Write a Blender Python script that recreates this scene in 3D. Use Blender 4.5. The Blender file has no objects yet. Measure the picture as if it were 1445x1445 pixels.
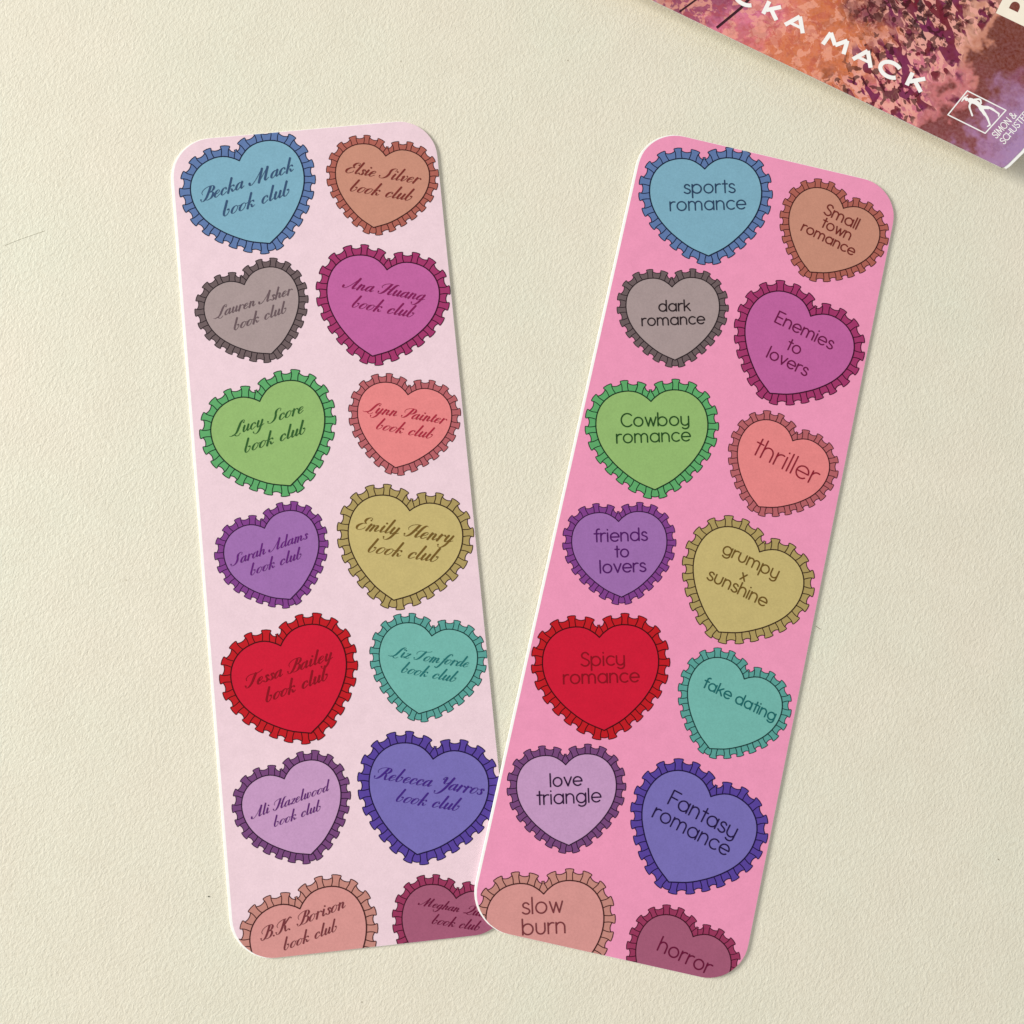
import bpy, math, random
from mathutils import Matrix, Vector
R = math.radians
MM = 0.001
sc = bpy.context.scene
COL = sc.collection
random.seed(4)

# ------------------------------------------------------------------ camera, light, exposure
cam_data = bpy.data.cameras.new('camera')
cam_data.sensor_width = 36.0
cam_data.lens = 36.12
cam_data.clip_start = 0.01
cam_data.clip_end = 20.0
cam = bpy.data.objects.new('camera', cam_data)
COL.objects.link(cam)
cam.matrix_world = (Matrix.Translation((0, 0, 0.191296)) @ Matrix.Rotation(-0.021256, 4, 'Y')
                    @ Matrix.Rotation(0.080549, 4, 'X'))
sc.camera = cam

world = bpy.data.worlds.new('World')
sc.world = world
world.use_nodes = True
bg = world.node_tree.nodes['Background']
bg.inputs[0].default_value = (1.0, 0.985, 0.975, 1)
bg.inputs[1].default_value = 0.50

def area(name, loc, target, size, sizey, energy, color):
    d = bpy.data.lights.new(name, 'AREA')
    d.shape = 'RECTANGLE'; d.size = size; d.size_y = sizey; d.energy = energy; d.color = color
    o = bpy.data.objects.new(name, d)
    COL.objects.link(o)
    o.location = loc
    o.rotation_euler = (Vector(target) - Vector(loc)).to_track_quat('-Z', 'Y').to_euler()
    return o
area('window_light', (-1.80, 0.47, 0.94), (0, 0, 0), 0.88, 0.72, 56.5, (1.0, 0.99, 0.94))

sc.view_settings.view_transform = 'Standard'
sc.view_settings.look = 'None'
sc.view_settings.exposure = 0.0
sc.view_settings.gamma = 1.0

# ------------------------------------------------------------------ materials
def lin(c):
    out = []
    for v in c:
        v /= 255.0
        out.append(v / 12.92 if v <= 0.04045 else ((v + 0.055) / 1.055) ** 2.4)
    return out

KEY = 1.07
def ink(c):
    return tuple(min(0.93, v / KEY) for v in lin(c)) + (1,)

class NT:
    def __init__(self, m):
        m.use_nodes = True
        self.t = m.node_tree
        self.b = self.t.nodes['Principled BSDF']
        self.co = self.t.nodes.new('ShaderNodeTexCoord').outputs['Object']
    def n(self, typ, **kw):
        x = self.t.nodes.new(typ)
        for k, v in kw.items(): setattr(x, k, v)
        return x
    def link(self, a, b): self.t.links.new(a, b)
    def set(self, sock, v):
        if hasattr(v, 'is_linked'): self.link(v, sock)
        else: sock.default_value = v
    def mapping(self, scale, rot=(0, 0, 0), loc=(0, 0, 0)):
        m = self.n('ShaderNodeMapping')
        m.inputs['Location'].default_value = loc
        m.inputs['Rotation'].default_value = rot
        m.inputs['Scale'].default_value = scale
        self.link(self.co, m.inputs[0])
        return m.outputs[0]
    def noise(self, vec, scale, detail=2, rough=0.5, dist=0.0):
        x = self.n('ShaderNodeTexNoise')
        x.inputs['Scale'].default_value = scale
        x.inputs['Detail'].default_value = detail
        x.inputs['Roughness'].default_value = rough
        x.inputs['Distortion'].default_value = dist
        self.link(vec, x.inputs['Vector'])
        return x.outputs['Fac']
    def math(self, op, a, b=0.0, clamp=False):
        x = self.n('ShaderNodeMath', operation=op, use_clamp=clamp)
        self.set(x.inputs[0], a); self.set(x.inputs[1], b)
        return x.outputs[0]
    def rng(self, v, a, b, c=0.0, d=1.0, smooth=False):
        x = self.n('ShaderNodeMapRange')
        if smooth: x.interpolation_type = 'SMOOTHSTEP'
        self.set(x.inputs['Value'], v)
        x.inputs['From Min'].default_value = a; x.inputs['From Max'].default_value = b
        x.inputs['To Min'].default_value = c; x.inputs['To Max'].default_value = d
        return x.outputs['Result']
    def mix(self, f, a, b, blend='MIX'):
        x = self.n('ShaderNodeMix', data_type='RGBA', blend_type=blend)
        self.set(x.inputs[0], f); self.set(x.inputs[6], a); self.set(x.inputs[7], b)
        return x.outputs[2]
    def ramp(self, v, stops, interp='LINEAR'):
        x = self.n('ShaderNodeValToRGB')
        r = x.color_ramp; r.interpolation = interp
        while len(r.elements) < len(stops): r.elements.new(0.5)
        for e, (p, c) in zip(r.elements, stops):
            e.position = p; e.color = c
        self.set(x.inputs[0], v)
        return x.outputs[0]
    def bump(self, h, strength, dist):
        x = self.n('ShaderNodeBump')
        x.inputs['Strength'].default_value = strength
        x.inputs['Distance'].default_value = dist
        self.link(h, x.inputs['Height'])
        self.link(x.outputs[0], self.b.inputs['Normal'])

_mats = {}
def print_mat(name, rgb, grain=0.07, rough=0.5):
    """printed card stock: flat ink with the fine mottle of a laser print"""
    if name in _mats: return _mats[name]
    m = bpy.data.materials.new(name)
    t = NT(m)
    v = t.mapping((1000, 1000, 1000))
    n1 = t.noise(v, 3.2, 3, 0.7)
    n2 = t.noise(v, 0.35, 3, 0.6)
    f = t.math('ADD', t.rng(n1, 0.3, 0.7, -grain, grain), t.rng(n2, 0.3, 0.7, -0.03, 0.03))
    f = t.math('ADD', f, 1.0)
    base = t.n('ShaderNodeRGB'); base.outputs[0].default_value = ink(rgb)
    sc_ = t.n('ShaderNodeVectorMath', operation='SCALE')
    t.link(base.outputs[0], sc_.inputs[0]); t.link(f, sc_.inputs['Scale'])
    t.link(sc_.outputs[0], t.b.inputs['Base Color'])
    t.b.inputs['Roughness'].default_value = rough
    t.b.inputs['Specular IOR Level'].default_value = 0.12
    t.bump(t.noise(v, 2.2, 3, 0.6), 0.25, 0.00003)
    _mats[name] = m
    return m

def table_mat():
    m = bpy.data.materials.new('textured_cream_paint')
    t = NT(m)
    v = t.mapping((1000, 1000, 1000))
    vs = t.mapping((1000, 1000, 1000), (0, 0, R(28)))
    st = t.n('ShaderNodeMapping'); st.inputs['Scale'].default_value = (1.35, 0.85, 1.0)
    t.link(vs, st.inputs[0])
    big = t.noise(v, 0.026, 3, 0.5)
    mid = t.noise(v, 0.12, 3, 0.6)
    fine = t.noise(st.outputs[0], 1.3, 4, 0.62, 0.4)
    tiny = t.noise(v, 3.0, 2, 0.6)
    c = t.mix(t.rng(big, 0.3, 0.7), ink((236, 228, 210)), ink((230, 229, 210)))
    c = t.mix(t.rng(mid, 0.35, 0.7, 0.0, 0.35), c, ink((224, 217, 198)))
    c = t.mix(t.rng(fine, 0.35, 0.62, 0.25, 0.0), c, ink((206, 196, 172)))
    # sparse grey-brown specks pressed into the coating
    vo = t.n('ShaderNodeTexVoronoi'); vo.inputs['Scale'].default_value = 0.09
    t.link(v, vo.inputs['Vector'])
    sp = t.rng(vo.outputs['Distance'], 0.008, 0.022, 0.55, 0.0)
    c = t.mix(sp, c, ink((120, 105, 85)))
    t.link(c, t.b.inputs['Base Color'])
    t.b.inputs['Roughness'].default_value = 0.55
    t.b.inputs['Specular IOR Level'].default_value = 0.35
    h = t.math('ADD', t.math('MULTIPLY', fine, 1.0), t.math('MULTIPLY', tiny, 0.40))
    h = t.math('ADD', h, t.math('MULTIPLY', mid, 0.5))
    t.bump(h, 0.62, 0.00022)
    return m

def paper_mat():
    m = bpy.data.materials.new('white_card_stock')
    t = NT(m)
    v = t.mapping((1000, 1000, 1000))
    t.link(t.mix(t.rng(t.noise(v, 1.5, 3), 0.3, 0.7), (0.93, 0.925, 0.90, 1), (0.88, 0.87, 0.84, 1)), t.b.inputs['Base Color'])
    t.b.inputs['Roughness'].default_value = 0.7
    return m

def page_mat():
    m = bpy.data.materials.new('page_edges')
    t = NT(m)
    v = t.mapping((30, 30, 9000))
    t.link(t.mix(t.rng(t.noise(v, 1.0, 2), 0.35, 0.65), ink((214, 200, 172)), ink((236, 226, 204))), t.b.inputs['Base Color'])
    t.b.inputs['Roughness'].default_value = 0.8
    return m

def cover_mat():
    """loose watercolour wash: pink, orange, rust and lavender with dark leaf dabs"""
    m = bpy.data.materials.new('watercolour_cover_print')
    t = NT(m)
    v = t.mapping((1000, 1000, 1000))
    sep = t.n('ShaderNodeSeparateXYZ'); t.link(v, sep.inputs[0])
    w1 = t.noise(v, 0.16, 3, 0.6)
    x = t.math('ADD', sep.outputs[0], t.rng(w1, 0.3, 0.7, -5, 5))
    x = t.math('ADD', x, t.math('MULTIPLY', sep.outputs[1], -0.1))
    y = t.math('ADD', sep.outputs[1], t.rng(t.noise(v, 0.22, 4, 0.65), 0.3, 0.7, -4, 4))
    def P(a): return (a + 80.0) / 90.0
    xf = t.rng(x, -80, 10)
    low = t.ramp(xf, [(P(-78), ink((214, 176, 206))), (P(-73), ink((206, 150, 180))), (P(-70), ink((132, 62, 88))), (P(-62), ink((164, 72, 104))),
                      (P(-59.5), ink((218, 118, 148))), (P(-54), ink((224, 118, 130))), (P(-49), ink((220, 122, 84))), (P(-38), ink((206, 112, 60))),
                      (P(-32), ink((212, 120, 92))), (P(-27), ink((204, 104, 122))), (P(-19), ink((212, 118, 136))),
                      (P(-16), ink((200, 112, 112))), (P(-14.3), ink((122, 52, 46))), (P(-10.5), ink((132, 66, 70))), (P(-8), ink((168, 118, 158))),
                      (P(0), ink((168, 132, 178)))])
    high = t.ramp(xf, [(P(-74), ink((226, 150, 150))), (P(-60), ink((232, 128, 110))), (P(-52), ink((222, 128, 84))), (P(-44), ink((196, 104, 50))),
                       (P(-38), ink((104, 36, 34))), (P(-27), ink((44, 14, 18))), (P(-22), ink((120, 46, 46))), (P(-19), ink((216, 156, 132))),
                       (P(-16), ink((198, 128, 104))), (P(-14.5), ink((112, 48, 26))), (P(-6), ink((116, 46, 32))), (P(-1), ink((150, 84, 110)))])
    c = t.mix(t.rng(y, 10, 19, smooth=True), low, high)
    # washes inside each zone, with the hard drying edges of watercolour
    wa = t.noise(v, 0.42, 5, 0.62, 0.6)
    warm = t.rng(x, -16, -20, smooth=True)
    c = t.mix(t.math('MULTIPLY', t.rng(wa, 0.52, 0.54, 0.0, 0.6), warm), c, ink((246, 172, 146)))
    wb = t.noise(t.mapping((1000, 1000, 1000), (0, 0, 0), (31, 7, 0)), 0.26, 5, 0.7, 0.3)
    c = t.mix(t.rng(wb, 0.52, 0.57, 0.0, 0.38), c, t.mix(0.6, c, ink((104, 34, 40))))
    c = t.mix(t.rng(t.noise(v, 1.7, 4, 0.75), 0.35, 0.7, 0.0, 0.30), c, t.mix(0.5, c, ink((236, 190, 196))))
    lf = t.mapping((1000, 1000, 1000), (0, 0, R(38)))
    s2 = t.n('ShaderNodeMapping'); s2.inputs['Scale'].default_value = (0.46, 0.86, 1)
    t.link(lf, s2.inputs[0])
    band = t.math('MULTIPLY', t.rng(x, -42, -31, smooth=True), t.rng(x, -16.5, -19.5, smooth=True))
    d1 = t.noise(s2.outputs[0], 0.62, 2, 0.42, 0.5)
    d2 = t.noise(s2.outputs[0], 0.95, 2, 0.5, 0.8)
    c = t.mix(t.math('MULTIPLY', t.rng(d2, 0.50, 0.515, 0.0, 0.85), band), c, ink((240, 170, 158)))
    dk = t.mix(t.rng(t.noise(v, 0.25, 2), 0.42, 0.58), ink((112, 26, 44)), ink((120, 36, 82)))
    c = t.mix(t.math('MULTIPLY', t.rng(d1, 0.515, 0.525, 0.0, 0.95), band), c, dk)
    d3 = t.noise(t.mapping((1000, 1000, 1000), (0, 0, R(-20)), (5, 9, 0)), 0.66, 2, 0.42, 0.4)
    b3 = t.math('MULTIPLY', t.rng(x, -43, -35, smooth=True), t.rng(x, -17, -21))
    c = t.mix(t.math('MULTIPLY', t.rng(d3, 0.575, 0.59, 0.0, 0.78), b3), c, ink((62, 18, 22)))
    b4 = t.math('MULTIPLY', t.rng(x, -72, -66, smooth=True), t.rng(x, -36, -44))
    d4 = t.noise(v, 0.45, 4, 0.68, 0.8)
    c = t.mix(t.math('MULTIPLY', t.rng(d4, 0.55, 0.565, 0.0, 0.38), b4), c, ink((184, 76, 74)))
    t.link(c, t.b.inputs['Base Color'])
    t.b.inputs['Roughness'].default_value = 0.42
    t.b.inputs['Specular IOR Level'].default_value = 0.15
    return m

# ------------------------------------------------------------------ mesh helpers
def obj(name, polys, mat, parent=None, smooth=False):
    """polys: lists of (x, y, z) in millimetres -> ONE mesh object"""
    idx, verts, faces = {}, [], []
    for p in polys:
        f = []
        for q in p:
            k = (round(q[0], 5), round(q[1], 5), round(q[2], 5))
            if k not in idx:
                idx[k] = len(verts); verts.append((k[0] * MM, k[1] * MM, k[2] * MM))
            if not f or f[-1] != idx[k]: f.append(idx[k])
        if len(f) > 1 and f[0] == f[-1]: f.pop()
        if len(f) >= 3 and len(set(f)) == len(f): faces.append(f)
    me = bpy.data.meshes.new(name)
    me.from_pydata(verts, [], faces)
    me.validate(); me.update()
    me.materials.append(mat)
    if smooth:
        for q in me.polygons: q.use_smooth = True
    o = bpy.data.objects.new(name, me)
    COL.objects.link(o)
    if parent: o.parent = parent
    return o

def up(p):
    """face the polygon towards +z"""
    a = 0
    for i in range(len(p)):
        x0, y0 = p[i][:2]; x1, y1 = p[(i + 1) % len(p)][:2]
        a += x0 * y1 - x1 * y0
    return p if a > 0 else p[::-1]

def clip(poly, outline):
    """Sutherland-Hodgman against a convex counter-clockwise outline (z kept)"""
    out = poly
    n = len(outline)
    for i in range(n):
        ax, ay = outline[i]; bx, by = outline[(i + 1) % n]
        ex, ey = bx - ax, by - ay
        src, out = out, []
        if not src: return []
        dd = [ex * (q[1] - ay) - ey * (q[0] - ax) for q in src]
        if min(dd) >= 0: out = src; continue
        for j in range(len(src)):
            p, q = src[j - 1], src[j]; dp, dq = dd[j - 1], dd[j]
            if (dp < 0) != (dq < 0):
                u = dp / (dp - dq)
                out.append(tuple(p[k] + (q[k] - p[k]) * u for k in range(3)))
            if dq >= 0: out.append(q)
    return out if len(out) >= 3 else []

def clip_all(polys, outline, hx, hy):
    res = []
    for p in polys:
        if all(abs(q[0]) < hx and abs(q[1]) < hy for q in p): res.append(up(p)); continue
        c = clip(up(p), outline)
        if c: res.append(c)
    return res

def catmull(pts, n=7):
    if len(pts) == 2: return [tuple(pts[0]), ((pts[0][0] + pts[1][0]) / 2, (pts[0][1] + pts[1][1]) / 2), tuple(pts[1])]
    P = [(2 * pts[0][0] - pts[1][0], 2 * pts[0][1] - pts[1][1])] + list(pts) + [(2 * pts[-1][0] - pts[-2][0], 2 * pts[-1][1] - pts[-2][1])]
    out = []
    for i in range(1, len(P) - 2):
        p0, p1, p2, p3 = P[i - 1:i + 3]
        for k in range(n):
            t = k / n
            out.append(tuple(0.5 * ((2 * p1[a]) + (-p0[a] + p2[a]) * t + (2 * p0[a] - 5 * p1[a] + 4 * p2[a] - p3[a]) * t * t
                                    + (-p0[a] + 3 * p1[a] - 3 * p2[a] + p3[a]) * t ** 3) for a in (0, 1)))
    out.append(tuple(pts[-1]))
    return out

_zc = [0]
def ribbon(pts, w, z, cap='round'):
    """flat inked stroke of varying width; every stroke sits a hair above the one before"""
    if not isinstance(w, (list, tuple)): w = [w] * len(pts)
    _zc[0] += 1
    z = z + (_zc[0] % 40) * 0.0004
    q = [(pts[0], w[0])]
    for p, ww in zip(pts[1:], w[1:]):
        if math.dist(p, q[-1][0]) > 1e-4: q.append((p, ww))
    if len(q) < 2: return []
    pts = [a for a, b in q]; w = [b for a, b in q]
    L, Rr, out = [], [], []
    for i, p in enumerate(pts):
        a = pts[max(0, i - 1)]; b = pts[min(len(pts) - 1, i + 1)]
        dx, dy = b[0] - a[0], b[1] - a[1]; l = math.hypot(dx, dy) or 1
        nx, ny = -dy / l * w[i] / 2, dx / l * w[i] / 2
        zz = z + 0.0003 * i / len(pts)
        L.append((p[0] + nx, p[1] + ny, zz)); Rr.append((p[0] - nx, p[1] - ny, zz))
    for i in range(len(pts) - 1):
        out.append([L[i], Rr[i], Rr[i + 1], L[i + 1]])
    if cap == 'round':
        for e, nb in ((0, 1), (-1, -2)):
            p = pts[e]; r = w[e] / 2
            a0 = math.atan2(p[1] - pts[nb][1], p[0] - pts[nb][0])
            zz = L[e][2]
            out.append([(p[0] + r * math.cos(a0 + R(t)), p[1] + r * math.sin(a0 + R(t)), zz) for t in range(-90, 91, 30)])
    return out

def disc(p, r, z):
    _zc[0] += 1
    z = z + (_zc[0] % 40) * 0.0004
    return [[(p[0] + r * math.cos(R(t)), p[1] + r * math.sin(R(t)), z) for t in range(0, 360, 30)]]

# ------------------------------------------------------------------ pen-stroke alphabets (x-height = 1)
def arc(cx, cy, rx, ry, a0, a1, n=14):
    return [(cx + rx * math.cos(R(a0 + (a1 - a0) * i / n)), cy + ry * math.sin(R(a0 + (a1 - a0) * i / n))) for i in range(n + 1)]

# rounded sans: (advance, [strokes]); strokes are dense polylines
def sans_font():
    o = arc(.5, .5, .5, .5, 90, 450, 26)
    g = {}
    g['o'] = (1.30, [o])
    g['a'] = (1.32, [o, [(1, 1.0), (1, 0)]])
    g['b'] = (1.32, [[(0, 1.47), (0, 0)], o])
    g['c'] = (1.12, [arc(.5, .5, .5, .5, 48, 312, 20)])
    g['d'] = (1.32, [o, [(1, 1.47), (1, 0)]])
    g['e'] = (1.25, [[(.02, .5), (.98, .5)] , arc(.5, .5, .5, .5, 0, 315, 24)])
    g['f'] = (.78, [[(.28, 0), (.28, 1.2)] + arc(.55, 1.22, .27, .28, 180, 75, 8), [(0, .95), (.58, .95)]])
    g['g'] = (1.30, [o, [(1, 1.0), (1, .1)] + arc(.55, 0, .45, .38, 0, -140, 12)])
    g['h'] = (1.14, [[(0, 1.47), (0, 0)], [(0, .5)] + arc(.41, .56, .41, .44, 170, 0, 12) + [(.82, 0)]])
    g['i'] = (.36, [[(0.02, 1), (0.02, 0)], [(0.02, 1.36), (0.02, 1.40)]])
    g['k'] = (1.02, [[(0, 1.47), (0, 0)], [(.70, 1.0), (.02, .42)], [(.27, .62), (.78, 0)]])
    g['l'] = (.36, [[(0.02, 1.47), (0.02, 0)]])
    g['m'] = (1.78, [[(0, 1), (0, 0)], [(0, .5)] + arc(.36, .60, .36, .40, 170, 0, 10) + [(.72, 0)],
                     [(.72, .5)] + arc(1.08, .60, .36, .40, 170, 0, 10) + [(1.44, 0)]])
    g['n'] = (1.14, [[(0, 1), (0, 0)], [(0, .5)] + arc(.41, .57, .41, .43, 170, 0, 12) + [(.82, 0)]])
    g['p'] = (1.32, [[(0, 1), (0, -.5)], o])
    g['r'] = (.78, [[(0, 1), (0, 0)], [(0, .5)] + arc(.42, .55, .42, .45, 168, 72, 8)])
    g['s'] = (.90, [catmull([(.60, .84), (.45, .98), (.22, .99), (.06, .84), (.10, .64), (.34, .52), (.58, .40), (.66, .20), (.50, .02), (.24, 0), (.0, .13)], 4)])
    g['t'] = (.72, [[(.27, 1.40), (.27, 0)], [(0, 1.0), (.54, 1.0)]])
    g['u'] = (1.16, [[(0, 1), (0, .42)] + arc(.42, .42, .42, .42, 180, 360, 14) + [(.84, 1)]])
    g['v'] = (1.05, [[(0, 1), (.41, 0)], [(.41, 0), (.82, 1)]])
    g['w'] = (1.42, [[(0, 1), (.32, 0)], [(.32, 0), (.60, .92)], [(.60, .92), (.88, 0)], [(.88, 0), (1.2, 1)]])
    g['x'] = (.95, [[(0, 1), (.7, 0)], [(.7, 1), (0, 0)]])
    g['y'] = (1.14, [[(0, 1), (0, .42)] + arc(.42, .42, .42, .42, 180, 330, 12), [(.84, 1), (.84, 0)] + arc(.44, -.05, .40, .35, 0, -140, 12)])
    g['C'] = (1.42, [arc(.68, .72, .68, .74, 45, 315, 22)])
    g['E'] = (1.10, [[(0, 1.45), (0, 0)], [(0, 1.45), (.80, 1.45)], [(0, .75), (.70, .75)], [(0, 0), (.80, 0)]])
    g['F'] = (1.00, [[(0, 1.45), (0, 0)], [(0, 1.45), (.80, 1.45)], [(0, .75), (.70, .75)]])
    g['S'] = (1.12, [catmull([(.82, 1.22), (.64, 1.42), (.34, 1.45), (.10, 1.26), (.12, .96), (.42, .78), (.76, .60), (.88, .32), (.66, .04), (.32, 0), (.0, .18)], 4)])
    g[' '] = (.55, [])
    return g

B_, E_ = 'ball_start', 'ball_end'
# copperplate script, upright here, slanted when set; downstrokes swell
def script_font():
    g = {}
    bowl = [(.60, .80), (.44, 1.0), (.20, .84), (.06, .45), (.10, .08), (.28, 0), (.48, .28), (.62, .78)]
    out = [(.64, .25), (.74, .01), (.98, .30)]
    g['a'] = (1.00, [(bowl,), ([(.66, 1.0), (.63, .6)] + out,)])
    g['b'] = (.92, [([(.17, 2.1), (.12, 1.2), (.08, .4), (.24, 0), (.48, .12), (.64, .50), (.60, .86), (.46, .80)], E_)])
    g['c'] = (.78, [([(.54, .76), (.56, .92), (.42, 1.0), (.18, .84), (.06, .42), (.14, .06), (.34, 0), (.66, .32)], B_)])
    g['d'] = (1.00, [(bowl,), ([(.68, 2.1), (.66, 1.2), (.63, .6)] + out,)])
    g['e'] = (.78, [([(.10, .42), (.36, .52), (.55, .78), (.42, 1.0), (.18, .84), (.06, .42), (.14, .06), (.34, 0), (.66, .32)],)])
    g['f'] = (.70, [([(1.02, 1.85), (.92, 2.1), (.66, 1.95), (.48, 1.3), (.36, .3), (.22, -.6), (.0, -.98), (-.18, -.80)], B_, E_), ([(.16, .97), (.70, 1.0)],)])
    g['g'] = (.98, [(bowl,), ([(.66, 1.0), (.62, .3), (.50, -.5), (.22, -.92), (-.10, -.86), (-.22, -.58)], E_), ([(.64, .02), (.98, .30)],)])
    g['h'] = (1.00, [([(.20, 2.1), (.15, 1.0), (.10, 0)],), ([(.12, .25), (.28, .78), (.50, 1.0), (.62, .82), (.58, .25), (.70, .01), (.96, .30)],)])
    g['i'] = (.56, [([(.0, .70), (.14, 1.0)],), ([(.17, 1.0), (.13, .3), (.24, .01), (.52, .30)],), ('dot', .22, 1.48)])
    g['k'] = (.94, [([(.20, 2.1), (.15, 1.0), (.10, 0)],), ([(.12, .30), (.34, .86), (.56, .98), (.64, .82)], E_), ([(.28, .50), (.46, .44), (.56, .10), (.68, .02), (.86, .24)],)])
    g['l'] = (.54, [([(.20, 2.1), (.15, 1.0), (.12, .3), (.24, .01), (.52, .30)],)])
    g['m'] = (1.42, [([(.0, .70), (.14, 1.0)],), ([(.17, 1.0), (.14, .5), (.10, 0)],), ([(.12, .25), (.26, .78), (.44, 1.0), (.56, .84), (.54, .4), (.50, 0)],),
                     ([(.52, .25), (.68, .78), (.86, 1.0), (.98, .82), (.95, .25), (1.08, .01), (1.36, .30)],)])
    g['n'] = (1.02, [([(.0, .70), (.14, 1.0)],), ([(.17, 1.0), (.14, .5), (.10, 0)],), ([(.12, .25), (.28, .78), (.48, 1.0), (.60, .82), (.57, .25), (.70, .01), (.96, .30)],)])
    g['o'] = (.88, [([(.46, 1.0), (.22, .88), (.06, .48), (.10, .10), (.30, 0), (.54, .20), (.66, .62), (.58, .92), (.44, 1.0)],), ([(.60, .80), (.86, .86)],)])
    g['r'] = (.76, [([(.0, .70), (.14, 1.0)],), ([(.17, 1.0), (.14, .5), (.10, 0)],), ([(.12, .25), (.26, .76), (.48, 1.0), (.62, .84)], E_)])
    g['s'] = (.64, [([(.48, .78), (.42, .98), (.24, .94), (.22, .70), (.40, .42), (.40, .10), (.20, -.02), (.02, .18)], B_, E_)])
    g['t'] = (.56, [([(.20, 1.47), (.15, .9), (.13, .3), (.24, .01), (.52, .30)],), ([(-.02, .98), (.42, 1.0)],)])
    g['u'] = (1.00, [([(.0, .70), (.14, 1.0)],), ([(.17, 1.0), (.12, .35), (.22, 0), (.42, .18), (.60, .75)],), ([(.66, 1.0), (.62, .3), (.72, .01), (.98, .30)],)])
    g['v'] = (.84, [([(.0, .70), (.14, .98), (.22, .8), (.20, .25), (.30, 0), (.54, .28), (.66, .74), (.54, .98)], E_)])
    g['w'] = (1.24, [([(.0, .70), (.14, 1.0)],), ([(.17, 1.0), (.12, .35), (.22, 0), (.40, .18), (.56, .75)],), ([(.58, 1.0), (.54, .35), (.64, 0), (.88, .26), (1.02, .74), (.90, .98)], E_)])
    g['y'] = (.98, [([(.0, .70), (.14, 1.0)],), ([(.17, 1.0), (.12, .35), (.22, 0), (.42, .18), (.60, .75)],), ([(.66, 1.0), (.60, .3), (.48, -.5), (.20, -.92), (-.12, -.86), (-.24, -.58)], E_), ([(.62, .02), (.96, .30)],)])
    g['z'] = (.74, [([(.08, .80), (.18, .98), (.40, .90), (.56, .98), (.34, .50), (.04, .06)],), ([(.04, .06), (.20, .16), (.38, -.02), (.56, .02), (.66, .22)],)])
    stem = ([(.78, 1.86), (.68, 1.2), (.52, .45), (.26, .04), (-.02, .04), (-.12, .34)], E_)
    swash = ([(-.02, 1.05), (-.14, 1.36), (.04, 1.74), (.48, 1.96), (.96, 1.94)],)
    g['B'] = (1.42, [stem, ([(-.02, 1.0), (-.16, 1.36), (.02, 1.76), (.50, 1.98), (1.02, 1.92), (1.22, 1.60), (1.08, 1.20), (.72, 1.04)],),
                     ([(.74, 1.06), (1.14, .96), (1.24, .56), (1.04, .12), (.66, 0), (.46, .16)],)])
    g['P'] = (1.34, [stem, ([(-.02, 1.0), (-.16, 1.36), (.02, 1.76), (.50, 1.98), (1.08, 1.90), (1.26, 1.46), (1.10, 1.00), (.76, .86), (.62, 1.0)],)])
    g['R'] = (1.60, [stem, ([(-.02, 1.0), (-.16, 1.36), (.02, 1.76), (.50, 1.98), (1.02, 1.92), (1.22, 1.56), (1.08, 1.16), (.70, 1.0)],),
                     ([(.72, 1.02), (.98, .90), (1.10, .36), (1.28, .0), (1.56, .28)],)])
    g['K'] = (1.50, [stem, swash, ([(1.62, 1.78), (1.46, 1.98), (1.16, 1.60), (.88, 1.14), (.68, 1.02)], B_), ([(.70, 1.03), (.96, .90), (1.04, .34), (1.20, .0), (1.46, .28)],)])
    g['H'] = (1.66, [stem, swash, ([(1.70, 1.86), (1.52, 1.96), (1.32, 1.60), (1.20, .90), (1.14, .26), (1.26, .01), (1.56, .30)],), ([(.50, .94), (.90, 1.02), (1.22, .98)],)])
    g['T'] = (1.30, [([(-.10, 1.10), (-.20, 1.44), (.06, 1.80), (.50, 1.84), (.96, 1.76), (1.40, 1.90), (1.60, 2.06)],), ([(.88, 1.80), (.76, 1.2), (.58, .45), (.30, .04), (.02, .04), (-.10, .34)], E_)])
    g['M'] = (2.06, [([(-.42, .32), (-.36, .04), (-.10, .04), (.24, .55), (.76, 1.95)], B_), ([(.78, 1.95), (.74, 1.0), (.70, 0)],),
                     ([(.72, .02), (.98, .80), (1.42, 1.95)],), ([(1.44, 1.95), (1.40, 1.0), (1.38, .28), (1.50, .01), (1.80, .30)],)])
    g['A'] = (1.18, [([(-.56, .40), (-.50, .06), (-.18, .04), (.22, .62), (.70, 1.95)], B_), ([(.74, 2.0), (.68, 1.0), (.65, .28), (.76, .01), (1.06, .30)],)])
    g['E'] = (1.10, [([(.98, 1.58), (1.00, 1.86), (.76, 1.98), (.48, 1.74), (.44, 1.34), (.66, 1.06)], B_), ([(.66, 1.06), (.28, .94), (.02, .50), (.14, .08), (.46, -.02), (.82, .26), (.84, .52)],)])
    g['S'] = (1.20, [([(1.14, 1.50), (1.20, 1.82), (.96, 1.98), (.66, 1.76), (.60, 1.36), (.66, .86), (.54, .32), (.20, .0), (-.18, .08), (-.24, .36)], E_)])
    g['L'] = (1.16, [([(1.10, 1.58), (1.16, 1.88), (.94, 2.0), (.70, 1.66), (.56, 1.0), (.42, .36), (.14, .02), (-.22, -.06), (-.46, .06)], B_),
                     ([(-.22, -.06), (.10, .06), (.40, -.22), (.70, -.30), (.92, .02)],)])
    g['Y'] = (1.34, [([(.10, 1.56), (.14, 1.90), (.36, 1.90), (.40, 1.44), (.44, .98), (.66, .84), (.96, 1.20), (1.16, 1.95)], B_), ([(1.16, 1.95), (1.06, 1.0), (.88, -.1), (.56, -.80), (.16, -.86), (.06, -.52)], E_)])
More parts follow.
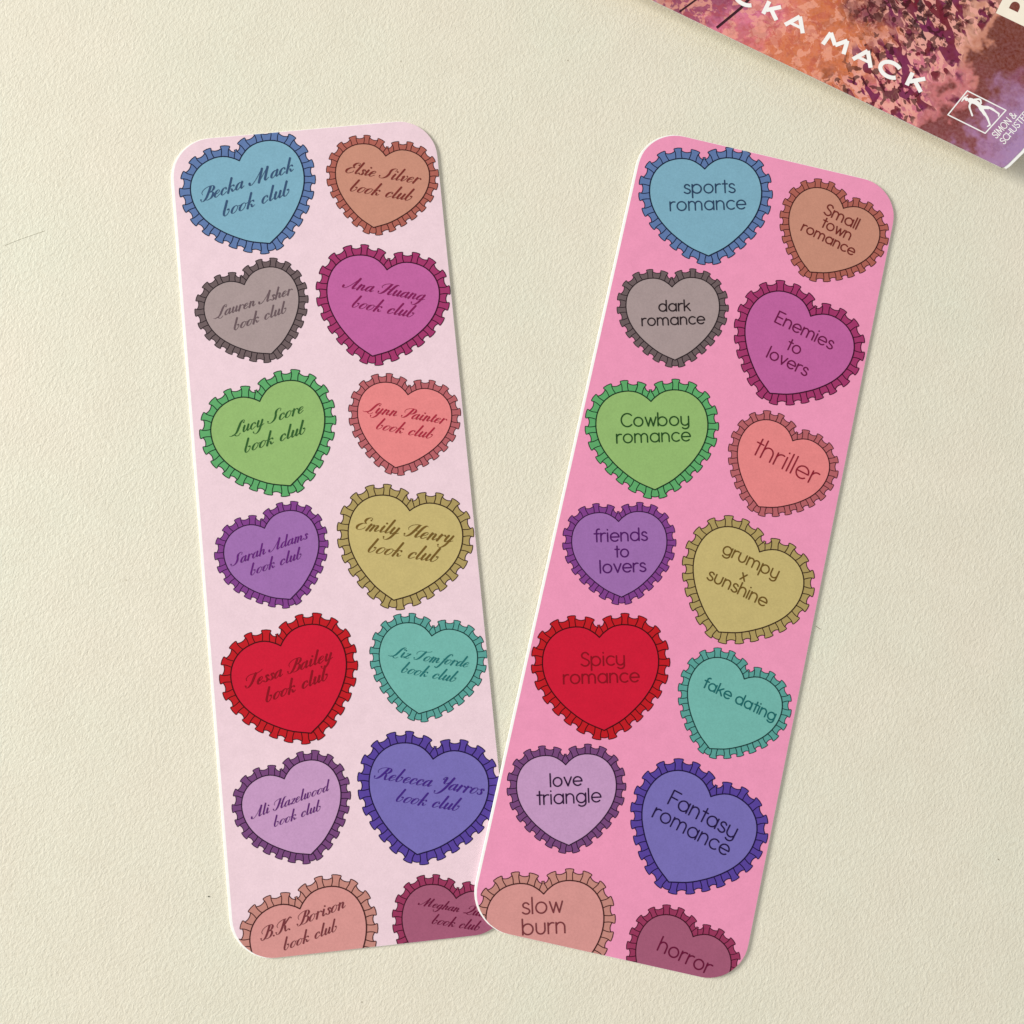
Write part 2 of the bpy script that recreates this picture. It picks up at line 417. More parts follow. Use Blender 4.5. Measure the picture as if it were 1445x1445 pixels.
    g['Q'] = (1.30, [([(.26, 1.24), (.22, 1.62), (.52, 1.96), (.90, 1.84), (1.0, 1.30), (.78, .62), (.34, .12), (-.06, .06)], B_), ([(-.10, .10), (.24, .22), (.60, -.06), (.94, -.10), (1.16, .22)],)])
    g['.'] = (.52, [('dot', .12, .07)])
    g[' '] = (.72, [])
    return g

SANS, SCRIPT = sans_font(), script_font()
SLANT = 0.54
WIDE = 1.40

def set_sans(text, weight=0.165):
    """-> list of (points, widths, cap)"""
    x, out = 0.0, []
    for ch in text:
        adv, strokes = SANS[ch]
        for s in strokes: out.append(([(x + p[0], p[1]) for p in s], weight, 'round'))
        x += adv
    return out

def set_script(text, thick=0.30, thin=0.075):
    x, out = 0.0, []
    for ch in text:
        adv, strokes = SCRIPT[ch]
        cap_ = ch.isupper()
        if ch in 'AM' and x > 0: x += .45
        for s in strokes:
            if s[0] == 'dot':
                p = (x + s[1] * WIDE + SLANT * s[2], s[2]); out.append(([p], 0.15, 'dot')); continue
            d = catmull([(p[0] * WIDE, p[1]) for p in s[0]], 6)
            w = []
            for i in range(len(d)):
                a = d[max(0, i - 1)]; b = d[min(len(d) - 1, i + 1)]
                l = math.hypot(b[0] - a[0], b[1] - a[1]) or 1
                down = max(0.0, (a[1] - b[1]) / l)
                w.append(thin + (thick * (1.12 if cap_ else 1.0) - thin) * down ** 1.7)
            w = [(w[max(0, i - 1)] + 2 * w[i] + w[min(len(w) - 1, i + 1)]) / 4 for i in range(len(w))]
            d = [(x + p[0] + SLANT * p[1], p[1]) for p in d]
            out.append((d, w, 'round'))
            if B_ in s[1:]: out.append(([d[0]], 0.125, 'dot'))
            if E_ in s[1:]: out.append(([d[-1]], 0.125, 'dot'))
        x += adv * WIDE
    return out

def place_text(strokes, S, E, z, height=None, weight_mm=None):
    """fit the laid out strokes on the baseline S -> E (mm)"""
    lo, hi = 1e9, -1e9
    for pts, w, cap in strokes:
        ww = max(w) / 2 if isinstance(w, list) else w / 2
        for p in pts: lo = min(lo, p[0] - ww); hi = max(hi, p[0] + ww)
    L = math.dist(S, E); k = L / (hi - lo); ky = height if height else k
    c, s = (E[0] - S[0]) / L, (E[1] - S[1]) / L
    polys = []
    for pts, w, cap in strokes:
        q = []
        for p in pts:
            a, b = (p[0] - lo) * k, p[1] * ky
            q.append((S[0] + a * c - b * s, S[1] + a * s + b * c))
        km = (k + ky) / 2
        if weight_mm and cap == 'round': w = weight_mm / km
        if cap == 'dot': polys += disc(q[0], w * km, z)
        else: polys += ribbon(q, [v * km for v in w] if isinstance(w, list) else w * km, z, cap)
    return polys

# ------------------------------------------------------------------ the heart motif (notch at 0,0, tip at 0,-1)
HALF = catmull([(0, 0), (.055, .052), (.15, .108), (.275, .126), (.42, .094), (.535, .012), (.607, -.105), (.633, -.245),
                (.618, -.385), (.566, -.52), (.482, -.645), (.37, -.765), (.20, -.90), (0, -1.0)], 10)
def _resample(pts, n):
    d = [0]
    for a, b in zip(pts, pts[1:]): d.append(d[-1] + math.dist(a, b))
    out, j = [], 0
    for i in range(n + 1):
        s = d[-1] * i / n
        while j < len(d) - 2 and d[j + 1] < s: j += 1
        u = (s - d[j]) / (d[j + 1] - d[j])
        out.append((pts[j][0] + (pts[j + 1][0] - pts[j][0]) * u, pts[j][1] + (pts[j + 1][1] - pts[j][1]) * u))
    return out, d[-1]
NS = 240
CURVE, ARC = _resample(HALF, NS)

def frame(f):
    """point, outward direction and tangent at fraction f of the right half"""
    i = f * NS; j = int(max(0, min(NS - 1, i))); u = i - j
    p = tuple(CURVE[j][k] + (CURVE[j + 1][k] - CURVE[j][k]) * u for k in (0, 1))
    a = CURVE[max(0, j - 5)]; b = CURVE[min(NS, j + 6)]
    l = math.dist(a, b); t = ((b[0] - a[0]) / l, (b[1] - a[1]) / l)
    n = (-t[1], t[0])
    def blend(n, g, w):
        v = (n[0] * (1 - w) + g[0] * w, n[1] * (1 - w) + g[1] * w); l = math.hypot(*v); return (v[0] / l, v[1] / l)
    if f < .10: n = blend(n, (0, 1), (1 - f / .10) * .9)
    if f > .93: n = blend(n, (0, -1), ((f - .93) / .07) * .85)
    return p, n, (n[1], -n[0])

NT_ = 12                      # tall pleats on each half; a short one sits on the tip
TALL = .120; SHORT = .078
WT = [0, .25, .5, .72, .86, .95, 1.0]
def tall_side(f, side, t, w):
    """edge of a tall pleat, side -1 / +1, at height fraction t"""
    p, n, tg = frame(f)
    prof = [(0, 1.10), (.3, .98), (.55, .98), (.74, 1.12), (.88, 1.36), (.95, 1.44), (1.0, 1.20)]
    for (t0, v0), (t1, v1) in zip(prof, prof[1:]):
        if t0 <= t <= t1: v = v0 + (v1 - v0) * (t - t0) / (t1 - t0); break
    r = t * TALL
    return (p[0] + n[0] * r + tg[0] * side * w * v, p[1] + n[1] * r + tg[1] * side * w * v)

def build_motif():
    fill, lines = [], []
    cell = 1.0 / (2 * NT_ + 1)           # 0 = notch centre; talls at odd cell centres
    cells = [0.088 + (0.9655 - 0.088) * i / (NT_ - 1) for i in range(NT_)]
    hw = ARC * cell * .5                 # half width of a tall pleat
    wv = [hw * (0.90 + 0.14 * math.sin(3.1 * i + .5)) for i in range(NT_)]
    ts = [0, .2, .4, .6, .75, .88, .96, 1.0]
    for i, f in enumerate(cells):
        a = [tall_side(f, -1, t, wv[i]) for t in ts]; b = [tall_side(f, 1, t, wv[i]) for t in ts]
        p, n, tg = frame(f)
        top = (p[0] + n[0] * TALL * 1.035, p[1] + n[1] * TALL * 1.035)
        for k in range(len(ts) - 1): fill.append([a[k], b[k], b[k + 1], a[k + 1]])
        fill.append([a[-1], b[-1], top])
        lines.append(a + [top] + b[::-1])
    def short(La, Lb, tmax):
        rows, cols = 5, 6
        G = [[None] * (cols + 1) for _ in range(rows + 1)]
        for q in range(cols + 1):
            u = q / cols; dip = 1 - .17 * 4 * u * (1 - u)
            for r in range(rows + 1):
                t = tmax * r / rows * dip
                A, Bp = La(t), Lb(t)
                G[r][q] = (A[0] + (Bp[0] - A[0]) * u, A[1] + (Bp[1] - A[1]) * u)
        for r in range(rows):
            for q in range(cols): fill.append([G[r][q], G[r][q + 1], G[r + 1][q + 1], G[r + 1][q]])
        lines.append(G[rows][:])
    for i in range(NT_ - 1):
        short(lambda t, i=i: tall_side(cells[i], 1, t, wv[i]), lambda t, i=i: tall_side(cells[i + 1], -1, t, wv[i + 1]), .76)
    # pinched pleat in the notch and the short ones beside it
    def nl(t):                        # right edge of the notch pleat
        prof = [(0, .046), (.5, .026), (.78, .008), (1, .016)]
        for (t0, v0), (t1, v1) in zip(prof, prof[1:]):
            if t0 <= t <= t1: x = v0 + (v1 - v0) * (t - t0) / (t1 - t0); break
        return (x, .042 + t * .092)
    short(nl, lambda t: tall_side(cells[0], -1, t, wv[0]), .76)
    rf, rl = list(fill), list(lines)
    fill += [[(-x, y) for x, y in p][::-1] for p in rf]
    lines += [[(-x, y) for x, y in p] for p in rl]
    tt = [0, .25, .5, .78, .9, 1.0]
    Rn = [nl(t) for t in tt]; Ln = [(-x, y) for x, y in Rn]
    for k in range(len(tt) - 1): fill.append([Ln[k], Rn[k], Rn[k + 1], Ln[k + 1]])
    fill.append([(0, -.03), Rn[0], Ln[0]])
    lines.append([(-.046, .042)] + Ln[1:] + Rn[1:][::-1] + [(.046, .042)])
    # the short pleat under the tip
    mir = lambda p: (-p[0], p[1])
    L1 = lambda t: tall_side(cells[-1], 1, t, wv[-1])
    n0 = len(fill)
    cols = 8
    for r in range(4):
        for q in range(cols):
            def G(r_, q_):
                u = q_ / cols; t = .76 * r_ / 4 * (1 - .10 * 4 * u * (1 - u))
                A = L1(t); Bp = mir(A); y = A[1] - .02 * 4 * u * (1 - u)
                return (A[0] + (Bp[0] - A[0]) * u, y)
            fill.append([G(r, q), G(r, q + 1), G(r + 1, q + 1), G(r + 1, q)])
    lines.append([G(4, q) for q in range(cols + 1)])
    # filler wedge between ruffle base and heart edge at the tip
    A = L1(0); fill.append([A, (0, -.97), mir(A)])
    A1 = L1(0); fill.append([A1, (0, A1[1] - .02), mir(A1)])
    face = CURVE[::6] + ([CURVE[-1]] if NS % 6 else [])
    loop = face + [(-x, y) for x, y in face[-2:0:-1]]
    c = (0, -.36)
    ftri = [[c, loop[i], loop[(i + 1) % len(loop)]] for i in range(len(loop))]
    edge = [(-x, y) for x, y in face[::-1]] + face[1:]     # tip -> notch -> tip
    return fill, lines, ftri, edge
FILL, LINES, FACE, EDGE = build_motif()
H1 = EDGE[:len(EDGE) // 2 + 1]; H2 = EDGE[len(EDGE) // 2:]

COLOURS = {  # face, ruffle, line, lettering
 'blue': ((126, 173, 194), (95, 121, 170), (26, 38, 82), (40, 62, 92)),
 'brown': ((199, 141, 121), (174, 98, 87), (92, 26, 28), (98, 34, 30)),
 'gray': ((167, 149, 149), (108, 92, 94), (52, 34, 44), (66, 44, 52)),
 'magenta': ((192, 99, 160), (162, 54, 106), (86, 12, 56), (104, 14, 66)),
 'green': ((147, 184, 112), (94, 168, 106), (22, 66, 44), (32, 72, 30)),
 'coral': ((230, 134, 135), (182, 98, 104), (94, 26, 38), (138, 26, 46)),
 'violet': ((158, 109, 174), (130, 64, 140), (68, 16, 82), (78, 18, 96)),
 'olive': ((197, 179, 118), (172, 152, 96), (82, 48, 30), (92, 68, 24)),
 'red': ((206, 24, 54), (192, 24, 34), (104, 8, 18), (138, 12, 28)),
 'teal': ((115, 181, 172), (90, 160, 152), (22, 74, 76), (20, 88, 88)),
 'plum': ((196, 152, 194), (118, 70, 122), (60, 22, 66), (72, 22, 88)),
 'indigo': ((120, 110, 182), (88, 66, 156), (42, 20, 96), (50, 22, 104)),
 'salmon': ((213, 148, 144), (196, 136, 126), (104, 40, 42), (118, 52, 58)),
 'maroon': ((163, 90, 118), (152, 54, 92), (96, 16, 50), (104, 12, 54)),
}

# everything below is measured on the bookmark itself, mm from its centre:
# colour, notch, tip, [(text, baseline start, baseline end)]
CARD_DATA = [
 [
  ('blue', [-12.26, 71.27], [-7.84, 54.63], [('Becka Mack', [-20.26, 63.81], [-1.86, 68.45]), ('book club', [-16.16, 60.68], [-2.87, 63.87])]),
  ('brown', [15.52, 69.6], [11.93, 55.87], [('Elsie Silver', [7.5, 67.15], [21.6, 63.49]), ('book club', [8.05, 63.42], [19.77, 60.25])]),
  ('gray', [-13.28, 47.13], [-9.34, 33.45], [('Lauren Asher', [-19.68, 41.13], [-4.18, 44.61]), ('book club', [-15.88, 38.58], [-5.49, 41.17])]),
  ('magenta', [13.71, 47.43], [9.46, 31.16], [('Ana Huang', [4.9, 44.92], [20.25, 40.74]), ('book club', [6.38, 40.91], [17.97, 37.67])]),
  ('green', [-12.25, 24.64], [-7.9, 8.26], [('Lucy Score', [-18.53, 18.53], [-3.97, 21.9]), ('book club', [-15.79, 15.25], [-3.87, 17.94])]),
  ('coral', [15.39, 23.17], [11.8, 9.7], [('Lynn Painter', [6.58, 20.95], [22.04, 16.9]), ('book club', [8.82, 17.35], [19.25, 14.33])]),
  ('violet', [-13.33, 0.85], [-9.73, -12.69], [('Sarah Adams', [-20.16, -5.57], [-5.2, -1.72]), ('book club', [-16.59, -7.6], [-6.66, -5.25])]),
  ('olive', [13.67, 1.4], [9.18, -14.81], [('Emily Henry', [3.35, -0.93], [21.16, -5.39]), ('book club', [5.17, -5.44], [18.12, -8.76])]),
  ('red', [-12.19, -20.99], [-8.03, -37.33], [('Tessa Bailey', [-19.29, -28.07], [-2.74, -24.32]), ('book club', [-15.69, -30.96], [-3.7, -27.83])]),
  ('teal', [15.53, -22.07], [11.82, -35.89], [('Liz Tomforde', [7.13, -24.76], [21.77, -28.54]), ('book club', [9.24, -28.08], [19.2, -31.0])]),
  ('plum', [-13.56, -45.0], [-9.92, -58.87], [('Ali Hazelwood', [-20.12, -51.53], [-5.03, -47.71]), ('book club', [-16.08, -53.31], [-7.16, -51.15])]),
  ('indigo', [13.63, -44.32], [9.14, -60.95], [('Rebecca Yarros', [2.44, -46.53], [22.24, -51.74]), ('book club', [6.14, -51.11], [17.56, -54.15])]),
  ('salmon', [-12.7, -68.19], [-8.51, -84.34], [('B.K. Borison', [-20.19, -73.06], [-4.31, -68.73]), ('book club', [-16.15, -75.11], [-6.08, -72.62])]),
  ('maroon', [15.39, -69.41], [11.58, -83.33], [('Meghan', [8.39, -69.73], [15.73, -71.92]), ('Quinn', [16.31, -72.08], [21.96, -73.84]), ('book club', [10.54, -73.32], [19.09, -75.56])]),
 ],
 [
  ('blue', [-12.34, 70.85], [-8.08, 54.32], [('sports', [-15.28, 65.19], [-5.54, 67.74]), ('romance', [-17.19, 61.23], [-2.86, 65.06])]),
  ('brown', [15.36, 69.51], [11.5, 55.76], [('Small', [11.7, 67.63], [18.56, 66.01]), ('town', [11.69, 65.05], [17.69, 63.63]), ('romance', [8.1, 63.38], [19.05, 60.78])]),
  ('gray', [-13.64, 46.8], [-10.15, 33.16], [('dark', [-15.16, 41.6], [-9.19, 43.16]), ('romance', [-17.7, 38.14], [-5.97, 41.34])]),
  ('magenta', [13.37, 47.36], [8.72, 31.04], [('Enemies', [6.73, 44.74], [18.6, 41.92]), ('to', [9.89, 40.15], [12.67, 39.5]), ('lovers', [6.57, 37.74], [14.85, 35.79])]),
  ('green', [-12.92, 24.38], [-8.68, 8.23], [('Cowboy', [-17.47, 18.43], [-4.9, 21.64]), ('romance', [-17.64, 15.18], [-3.95, 18.81])]),
  ('coral', [14.79, 23.13], [11.0, 9.49], [('thriller', [7.56, 19.14], [20.64, 15.74])]),
  ('violet', [-14.05, 0.9], [-10.52, -12.68], [('friends', [-17.75, -3.83], [-7.96, -1.27]), ('to', [-13.37, -5.73], [-10.76, -5.07]), ('lovers', [-15.44, -9.23], [-7.03, -6.98])]),
  ('olive', [12.9, 1.23], [8.46, -14.99], [('grumpy', [5.91, -0.46], [17.0, -3.04]), ('x', [10.22, -4.5], [11.3, -4.75]), ('sunshine', [4.12, -5.82], [16.02, -8.59])]),
  ('red', [-12.95, -20.83], [-8.45, -37.17], [('Spicy', [-15.22, -26.7], [-7.27, -24.67]), ('romance', [-17.68, -30.58], [-3.94, -27.09])]),
  ('teal', [14.87, -22.4], [11.19, -36.17], [('fake dating', [7.46, -25.43], [21.74, -28.73])]),
  ('plum', [-14.02, -44.75], [-10.33, -58.66], [('love', [-16.0, -49.19], [-10.19, -47.64]), ('triangle', [-17.64, -52.85], [-6.15, -49.77])]),
  ('indigo', [13.2, -44.6], [8.82, -61.13], [('Fantasy', [5.57, -47.48], [18.85, -51.07]), ('romance', [3.26, -50.39], [18.31, -54.43])]),
  ('salmon', [-12.92, -68.04], [-8.36, -84.25], [('slow', [-16.02, -72.31], [-8.71, -70.35]), ('burn', [-15.18, -75.86], [-7.55, -73.8])]),
  ('maroon', [15.17, -69.64], [11.48, -83.17], [('horror', [9.15, -73.24], [19.44, -75.58])]),
 ],
]


# ------------------------------------------------------------------ table
def tag(o, label=None, cat=None, group=None, kind=None):
    if label: o['label'] = label
    if cat: o['category'] = cat
    if group: o['group'] = group
    if kind: o['kind'] = kind
    return o
def empty(name, loc, rot=(0, 0, 0)):
    o = bpy.data.objects.new(name, None)
    o.empty_display_size = 0.01
    COL.objects.link(o)
    o.location = loc; o.rotation_euler = rot
    return o

grid = []
for i in range(-10, 10):
    for j in range(-10, 10):
        x, y = i * 70.0, j * 70.0
        grid.append([(x, y, 0), (x + 70, y, 0), (x + 70, y + 70, 0), (x, y + 70, 0)])
tag(obj('table_top', grid, table_mat()), 'cream textured table top under the bookmarks', kind='structure')

# ------------------------------------------------------------------ bookmarks
W, H, RAD, TH = 50.8, 152.6, 7.6, 0.42
PAPER = paper_mat()
def rrect(x0, x1, y0, y1, r, n=12, jit=0.0):
    pts = []
    for cx, cy, a in ((x1 - r, y0 + r, -90), (x1 - r, y1 - r, 0), (x0 + r, y1 - r, 90), (x0 + r, y0 + r, 180)):
        for i in range(n + 1):
            t = R(a + 90 * i / n); pts.append((cx + r * math.cos(t), cy + r * math.sin(t)))
    if jit:
        rnd = random.Random(7)
        pts = [(x + rnd.uniform(-jit, jit), y + rnd.uniform(-jit, jit)) for x, y in pts]
    return pts

def slab(outline, z0, z1, bev, inset):
    """rounded plate: side wall, small rounded shoulder, top and bottom"""
    cx = sum(p[0] for p in outline) / len(outline); cy = sum(p[1] for p in outline) / len(outline)
    n = len(outline); nor = []
    for i in range(n):
        a, b = outline[i - 1], outline[(i + 1) % n]
        l = math.dist(a, b) or 1
        nor.append(((b[1] - a[1]) / l, -(b[0] - a[0]) / l))
    def ring(d, z): return [(p[0] - m[0] * d, p[1] - m[1] * d, z) for p, m in zip(outline, nor)]
    rings = [ring(bev * .6, z0), ring(0, z0 + bev), ring(0, z1 - bev), ring(bev * .3, z1 - bev * .3), ring(bev, z1)]
    polys = []
    for A, B in zip(rings, rings[1:]):
        for i in range(n):
            j = (i + 1) % n
            polys.append([A[i], A[j], B[j], B[i]])
    polys.append(rings[-1]); polys.append(rings[0][::-1])
    return polys

def make_bookmark(index, loc, rot, label, stock_name, stock_rgb, font):
    root = empty('bookmark', loc, rot)
    tag(root, label, 'bookmark', 'heart print bookmarks lying on the table')
    obj('card', slab(rrect(-W / 2, W / 2, -H / 2, H / 2, RAD, jit=0.018), 0.0, TH, 0.07, 0), PAPER, root)
    pr = rrect(-W / 2 + .50, W / 2 - .06, -H / 2 + .07, H / 2 - .10, RAD - .25, jit=0.02)
    z = TH + .010
    obj('printed_background', [[(x, y, z) for x, y in pr]], print_mat(stock_name, stock_rgb, 0.045), root)
    hx, hy = W / 2 - 8, H / 2 - 8
    for col, N, P, lines in CARD_DATA[index]:
        face_c, ruf_c, line_c, text_c = COLOURS[col]
        L = math.dist(N, P)
        ux, uy = (N[0] - P[0]) / L, (N[1] - P[1]) / L         # up
        rx, ry = uy, -ux                                       # right
        T = lambda p: (N[0] + L * (p[0] * rx + p[1] * ux), N[1] + L * (p[0] * ry + p[1] * uy))
        z3 = lambda polys, zz: [[T(q) + (zz,) for q in p] for p in polys]
        h = obj('heart', clip_all(z3(FACE, z + .036), pr, hx, hy), print_mat(col + '_face_ink', face_c), root)
        h['label'] = {'gray': 'grey'}.get(col, col) + ' printed heart'
        obj('ruffle', clip_all(z3(FILL, z + .012), pr, hx, hy), print_mat(col + '_ruffle_ink', ruf_c), h)
        lw = .0095 * L
        pl = []
        for s in LINES: pl += ribbon([T(q) for q in s], lw, z + .018)
        for s in (H1, H2): pl += ribbon([T(q) for q in s], lw * 1.35, z + .042)
        obj('ink_outline', clip_all(pl, pr, hx, hy), print_mat(col + '_line_ink', tuple(v * .62 for v in line_c), 0.02), h)
        pl = []
        for txt, S, E in lines:
            st = set_sans(txt) if font == 'sans' else set_script(txt)
            pl += place_text(st, S, E, z + .064, weight_mm=.262 if font == 'sans' else None)
        tc = tuple(v * 1.18 + 6 for v in text_c) if index == 0 and col not in ('red', 'salmon', 'maroon') else text_c
        if index == 0 and col == 'gray': tc = (104, 84, 90)
        if index == 1 and col in ('plum', 'gray', 'indigo'): tc = tuple(v * .6 for v in text_c)
        if index == 1 and col in ('olive', 'teal', 'brown'): tc = tuple(v * 1.15 for v in text_c)
        obj('lettering', clip_all(pl, pr, hx, hy), print_mat(col + '_lettering_ink' + ('_%d' % index if tc is not text_c else ''), tc, 0.02), h)
    return root

make_bookmark(0, (-28.4424 * MM, 12.8192 * MM, 0.0), (0, 0, 0.102263),
              'pale pink bookmark printed with hearts in slanted script lettering',
              'pale_pink_ink', (236, 208, 218), 'script')
make_bookmark(1, (37.3915 * MM, 9.6420 * MM, 0.30 * MM), (0, R(0.60), -0.222811),
              'bright pink bookmark printed with hearts in plain rounded lettering',
              'bright_pink_ink', (238, 152, 187), 'sans')

# ------------------------------------------------------------------ book at the top right
book = empty('book', (97.90 * MM, 80.59 * MM, 0), (0, 0, R(-26.05)))
book.scale = (1.0163, 1.0163, 1.0)
tag(book, 'paperback book with a pink and orange watercolour leaf cover and white capitals', 'book')
ZB = 4.0
outl = [(-205, 0), (-.7, 0), (0.05, .12), (.45, .9), (1.75, 4.5), (2.7, 8.5), (3.1, 14), (3.2, 30), (3.2, 128), (-205, 128)]
obj('cover', slab([(x, max(y, .22)) for x, y in outl], ZB - .40, ZB - .06, .05, 0), PAPER, book)
pr = [(-204.9, 0), (-1.0, 0), (-.55, .2), (-.1, 1.1), (1.15, 4.7), (2.0, 8.6), (2.4, 14), (2.5, 30), (2.5, 127.9), (-204.9, 127.9)]
obj('cover_print', slab(pr, ZB - .20, ZB + .012, .04, 0), cover_mat(), book)
def box(x0, x1, y0, y1, z0, z1):
    v = [(x0, y0), (x1, y0), (x1, y1), (x0, y1)]
    lo = [(x, y, z0) for x, y in v]; hi = [(x, y, z1) for x, y in v]
    return [lo[::-1], hi] + [[lo[i], lo[(i + 1) % 4], hi[(i + 1) % 4], hi[i]] for i in range(4)]
obj('page_block', box(-199, -4.2, 2.4, 124, .45, ZB - .40), page_mat(), book)
obj('back_cover', slab([(x - 3.2 if x > 0 else x, y) for x, y in [(-205, 2.2), (0, 2.2), (0, 128), (-205, 128)]], 0.0, .40, .05, 0), PAPER, book)

white = print_mat('white_lettering_ink', (252, 250, 247), 0.01)
zt = ZB + .03
w = .80
CAPS = {'K': [[(0, 0), (0, 1)], [(.08, .34), (.82, 1)], [(.30, .56), (.92, 0)]],
        'A': [[(0, 0), (.5, 1)], [(.5, 1), (1, 0)], [(.2, .30), (.8, .30)]],
        'M': [[(0, 0), (.10, 1)], [(.10, 1), (.5, .32)], [(.5, .32), (.90, 1)], [(.90, 1), (1, 0)]],
        'C': [arc(.52, .5, .52, .52, 42, 318, 18)]}
pl = []
for ch, a, b, y in (('B', -70.2, -67.6, 6.9), ('E', -66.0, -63.6, 6.9), ('C', -60.0, -55.9, 6.85), ('K', -53.6, -50.6, 6.75), ('A', -49.0, -45.3, 6.65),
                    ('M', -41.0, -36.7, 6.4), ('A', -34.7, -31.0, 6.3), ('C', -29.5, -25.6, 6.25), ('K', -23.5, -20.3, 6.25)):
    if ch not in CAPS: continue
    for s in CAPS[ch]:
        pl += ribbon([(a + p[0] * (b - a), y + .2 + p[1] * 2.75) for p in s], w if ch != 'A' or s[0][1] != .30 else w * .7, zt, 'flat')
obj('author_lettering', [up(p) for p in pl], white, book)

# big cream capital of the title, read across the spine
cream = print_mat('cream_title_ink', (250, 240, 222), 0.01)
def tb(a, b):            # a: along the letter's width (+V), b: up the letter (-U), origin at its lower left
    return (-4.9 - b, 27.05 + a)
pl = []
S_ = 2.0
pl.append([tb(0, 0), tb(0, 9.2), tb(S_, 9.2), tb(S_, 0)])
def bowl_ring(y0, y1, depth, n=14):
    out = []
    oc = [(S_, y0)] + [(S_ + depth * math.sin(math.pi * i / n) ** .6, y0 + (y1 - y0) * (1 - math.cos(math.pi * i / n)) / 2) for i in range(1, n)] + [(S_, y1)]
    ic = [(S_, y0 + 1.8)] + [(S_ + (depth - 1.9) * math.sin(math.pi * i / n) ** .5, y0 + 1.8 + (y1 - y0 - 3.6) * (1 - math.cos(math.pi * i / n)) / 2) for i in range(1, n)] + [(S_, y1 - 1.8)]
    for i in range(n): out.append([tb(*oc[i]), tb(*oc[i + 1]), tb(*ic[i + 1]), tb(*ic[i])])
    return out
pl = [[(x, y, zt + .002) for x, y in p] for p in pl] + [[(x, y, zt + .003) for x, y in p] for p in bowl_ring(0, 5.5, 4.1)] + [[(x, y, zt + .004) for x, y in p] for p in bowl_ring(3.7, 9.2, 3.7)]
obj('title_lettering', [up(p) for p in pl], cream, book)

# dark bars of the printed window at the left end
bars = ribbon([(-67.9, .2), (-66.4, 3.2), (-63.0, 10.0)], .34, zt - .008, 'flat') + ribbon([(-60.3, .5), (-59.2, 3.0), (-57.9, 6.0), (-56.9, 9.5)], .5, zt - .008, 'flat')
obj('printed_bars', [up(p) for p in bars], print_mat('dark_bar_ink', (62, 30, 40), .05), book)

# publisher's emblem: framed striding sower
Q = {'tl': (-14.16, 4.71), 'tr': (-12.77, 10.63), 'br': (-4.68, 10.44), 'bl': (-6.39, 4.59)}
def em(s, t):
    return tuple((Q['tl'][k] * (1 - s) + Q['tr'][k] * s) * (1 - t) + (Q['bl'][k] * (1 - s) + Q['br'][k] * s) * t for k in (0, 1))
pl = []
c4 = [em(0, 0), em(1, 0), em(1, 1), em(0, 1)]
for i in range(4): pl += ribbon([c4[i], c4[(i + 1) % 4]], .24, zt)
fig = [([(.76, .20), (.78, .36), (.70, .52)], [.95, .85, .75]), ([(.70, .50), (.80, .62), (.83, .72), (.79, .93)], [.8, .62, .42, .34]),
       ([(.68, .52), (.58, .66), (.50, .78), (.32, .95)], [.75, .6, .42, .34]), ([(.79, .93), (.72, .96)], [.3, .24]), ([(.32, .95), (.24, .93)], [.3, .24]),
       ([(.70, .24), (.56, .28), (.44, .38), (.34, .47)], [.42, .36, .3, .34]), ([(.84, .26), (.93, .36), (.84, .44)], [.36, .36, .3]),
       ([(.60, .055), (.74, .05), (.88, .075)], [.16, .34, .16])]
for s, ws in fig: pl += ribbon([em(*q) for q in catmull(s, 4)] if len(s) > 2 else [em(*q) for q in s], (lambda n: [ws[min(len(ws) - 1, int(i / max(1, n - 1) * (len(ws) - 1) + .5))] * 1.05 for i in range(n)])(len(catmull(s, 4)) if len(s) > 2 else len(s)), zt)
pl += disc(em(.74, .115), .36, zt)
obj('publisher_emblem', [up(p) for p in pl], white, book)

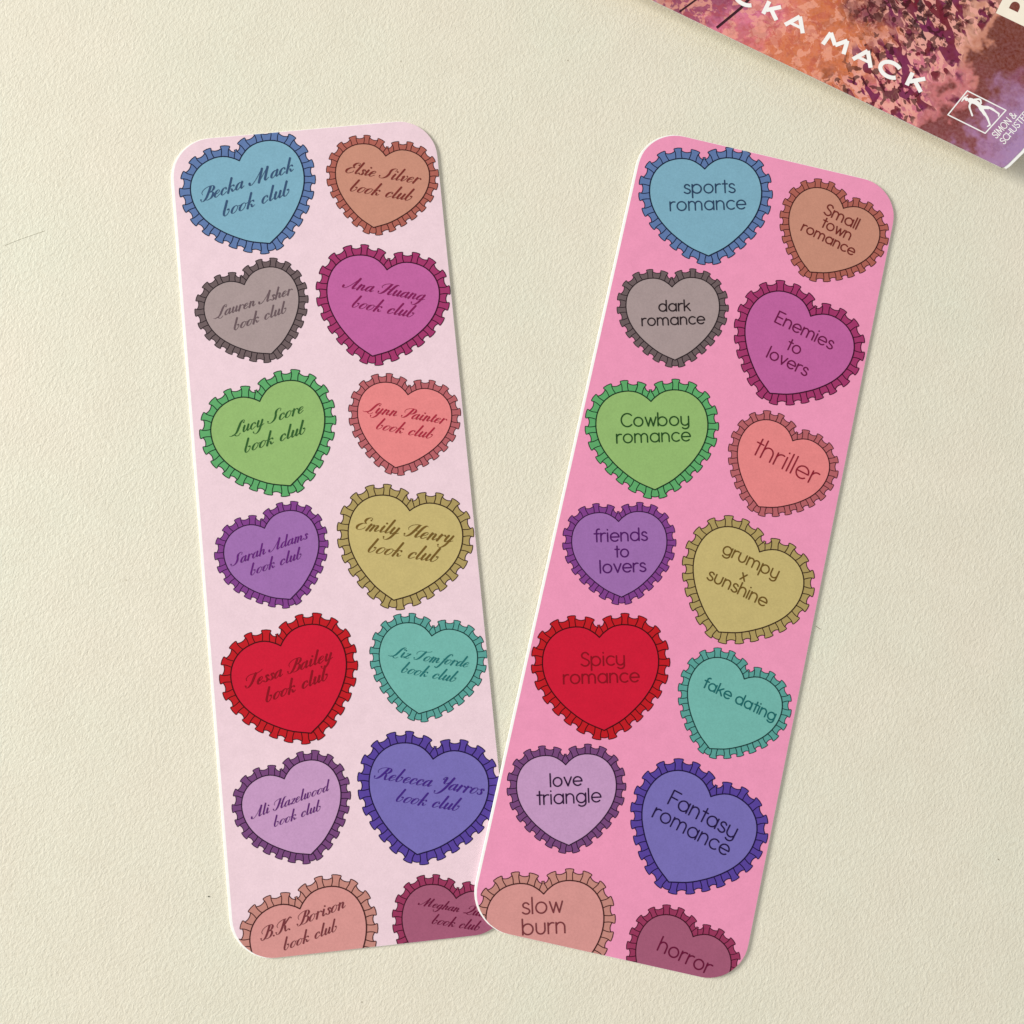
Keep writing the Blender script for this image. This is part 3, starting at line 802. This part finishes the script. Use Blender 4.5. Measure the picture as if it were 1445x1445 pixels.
ROMAN = {'S': (.62, [catmull([(.46, .84), (.28, .99), (.06, .86), (.10, .62), (.36, .44), (.50, .22), (.34, .02), (.12, .02), (.0, .20)], 4)]),
         'I': (.30, [[(.08, 0), (.08, 1)], [(0, 0), (.16, 0)], [(0, 1), (.16, 1)]]),
         'M': (1.0, [[(.05, 0), (.14, 1)], [(.14, 1), (.43, .1)], [(.43, .1), (.74, 1)], [(.74, 1), (.84, 0)]]),
         'O': (.98, [arc(.42, .5, .42, .5, 90, 450, 22)]), 'N': (.88, [[(.05, 0), (.05, 1)], [(.05, 1), (.68, 0)], [(.68, 0), (.68, 1)]]),
         'C': (.82, [arc(.45, .5, .45, .5, 50, 310, 16)]), 'H': (.88, [[(.05, 0), (.05, 1)], [(.68, 0), (.68, 1)], [(.05, .5), (.68, .5)]]),
         'U': (.84, [[(.03, 1), (.03, .35)] + arc(.33, .32, .30, .32, 180, 360, 10) + [(.63, 1)]]), 'T': (.72, [[(.32, 0), (.32, 1)], [(0, 1), (.64, 1)]]),
         'E': (.62, [[(.05, 0), (.05, 1)], [(.05, 1), (.48, 1)], [(.05, .52), (.42, .52)], [(.05, 0), (.50, 0)]]),
         'R': (.74, [[(.05, 0), (.05, 1)], [(.05, 1)] + arc(.30, .76, .24, .24, 90, -90, 8) + [(.05, .52)], [(.28, .50), (.62, 0)]]),
         '&': (.90, [catmull([(.74, .46), (.60, .16), (.34, .0), (.06, .14), (.10, .42), (.40, .66), (.42, .92), (.24, 1.0), (.14, .82), (.30, .50), (.72, .02)], 4)]),
         ' ': (.34, [])}
def set_roman(t):
    x, out = 0, []
    for ch in t:
        adv, st = ROMAN[ch]
        for s in st: out.append(([(x + p[0], p[1]) for p in s], .135, 'round'))
        x += adv
    return out
pl = place_text(set_roman('SIMON &'), (-4.05, 4.55), (-2.35, 10.45), zt, 1.28) + place_text(set_roman('SCHUSTER'), (-2.30, 4.15), (-0.30, 11.7), zt, 1.22)
obj('publisher_lettering', [up(p) for p in pl], white, book)

# ------------------------------------------------------------------ lint on the table
def lint(loc, pts, r, rgb, label, name='lint_fibre'):
    d = catmull(pts, 6)
    polys = []
    for a, b in zip(d, d[1:]):
        l = math.dist(a, b) or 1; nx, ny = -(b[1] - a[1]) / l * r, (b[0] - a[0]) / l * r
        t = [(0, r * 2)]
        A = [(a[0] + nx, a[1] + ny, .02), (a[0], a[1], .02 + 1.7 * r), (a[0] - nx, a[1] - ny, .02)]
        Bq = [(b[0] + nx, b[1] + ny, .02), (b[0], b[1], .02 + 1.7 * r), (b[0] - nx, b[1] - ny, .02)]
        for k in range(3): polys.append([A[k], A[(k + 1) % 3], Bq[(k + 1) % 3], Bq[k]])
    o = obj(name, polys, print_mat('lint_' + str(rgb[0]), rgb, .02))
    o.location = (loc[0] * MM, loc[1] * MM, 0.0)
    tag(o, label, 'lint')
    return o
lint((61.12, -6.05), [(-.42, .30), (-.1, .05), (.2, -.2), (.45, -.28)], .035, (120, 108, 92), 'tiny dark fibre on the bare table just right of the bright pink bookmark')
lint((93.43, -48.45), [(-.1, .12), (.02, .0), (.1, -.1)], .05, (120, 104, 84), 'tiny brown speck of lint on the bare table at far lower right')
lint((-50.61, -54.20), [(-.16, .06), (.02, -.03), (.14, .08)], .07, (58, 62, 44), 'tiny dark crumb on the bare table left of the pale pink bookmark', 'crumb')
lint((-91.73, 65.75), [(0.00, 0.00), (2.40, 1.05), (5.21, 2.10), (7.37, 2.91)], .022, (214, 208, 188), 'long pale hair on the bare table at the left margin', 'hair')
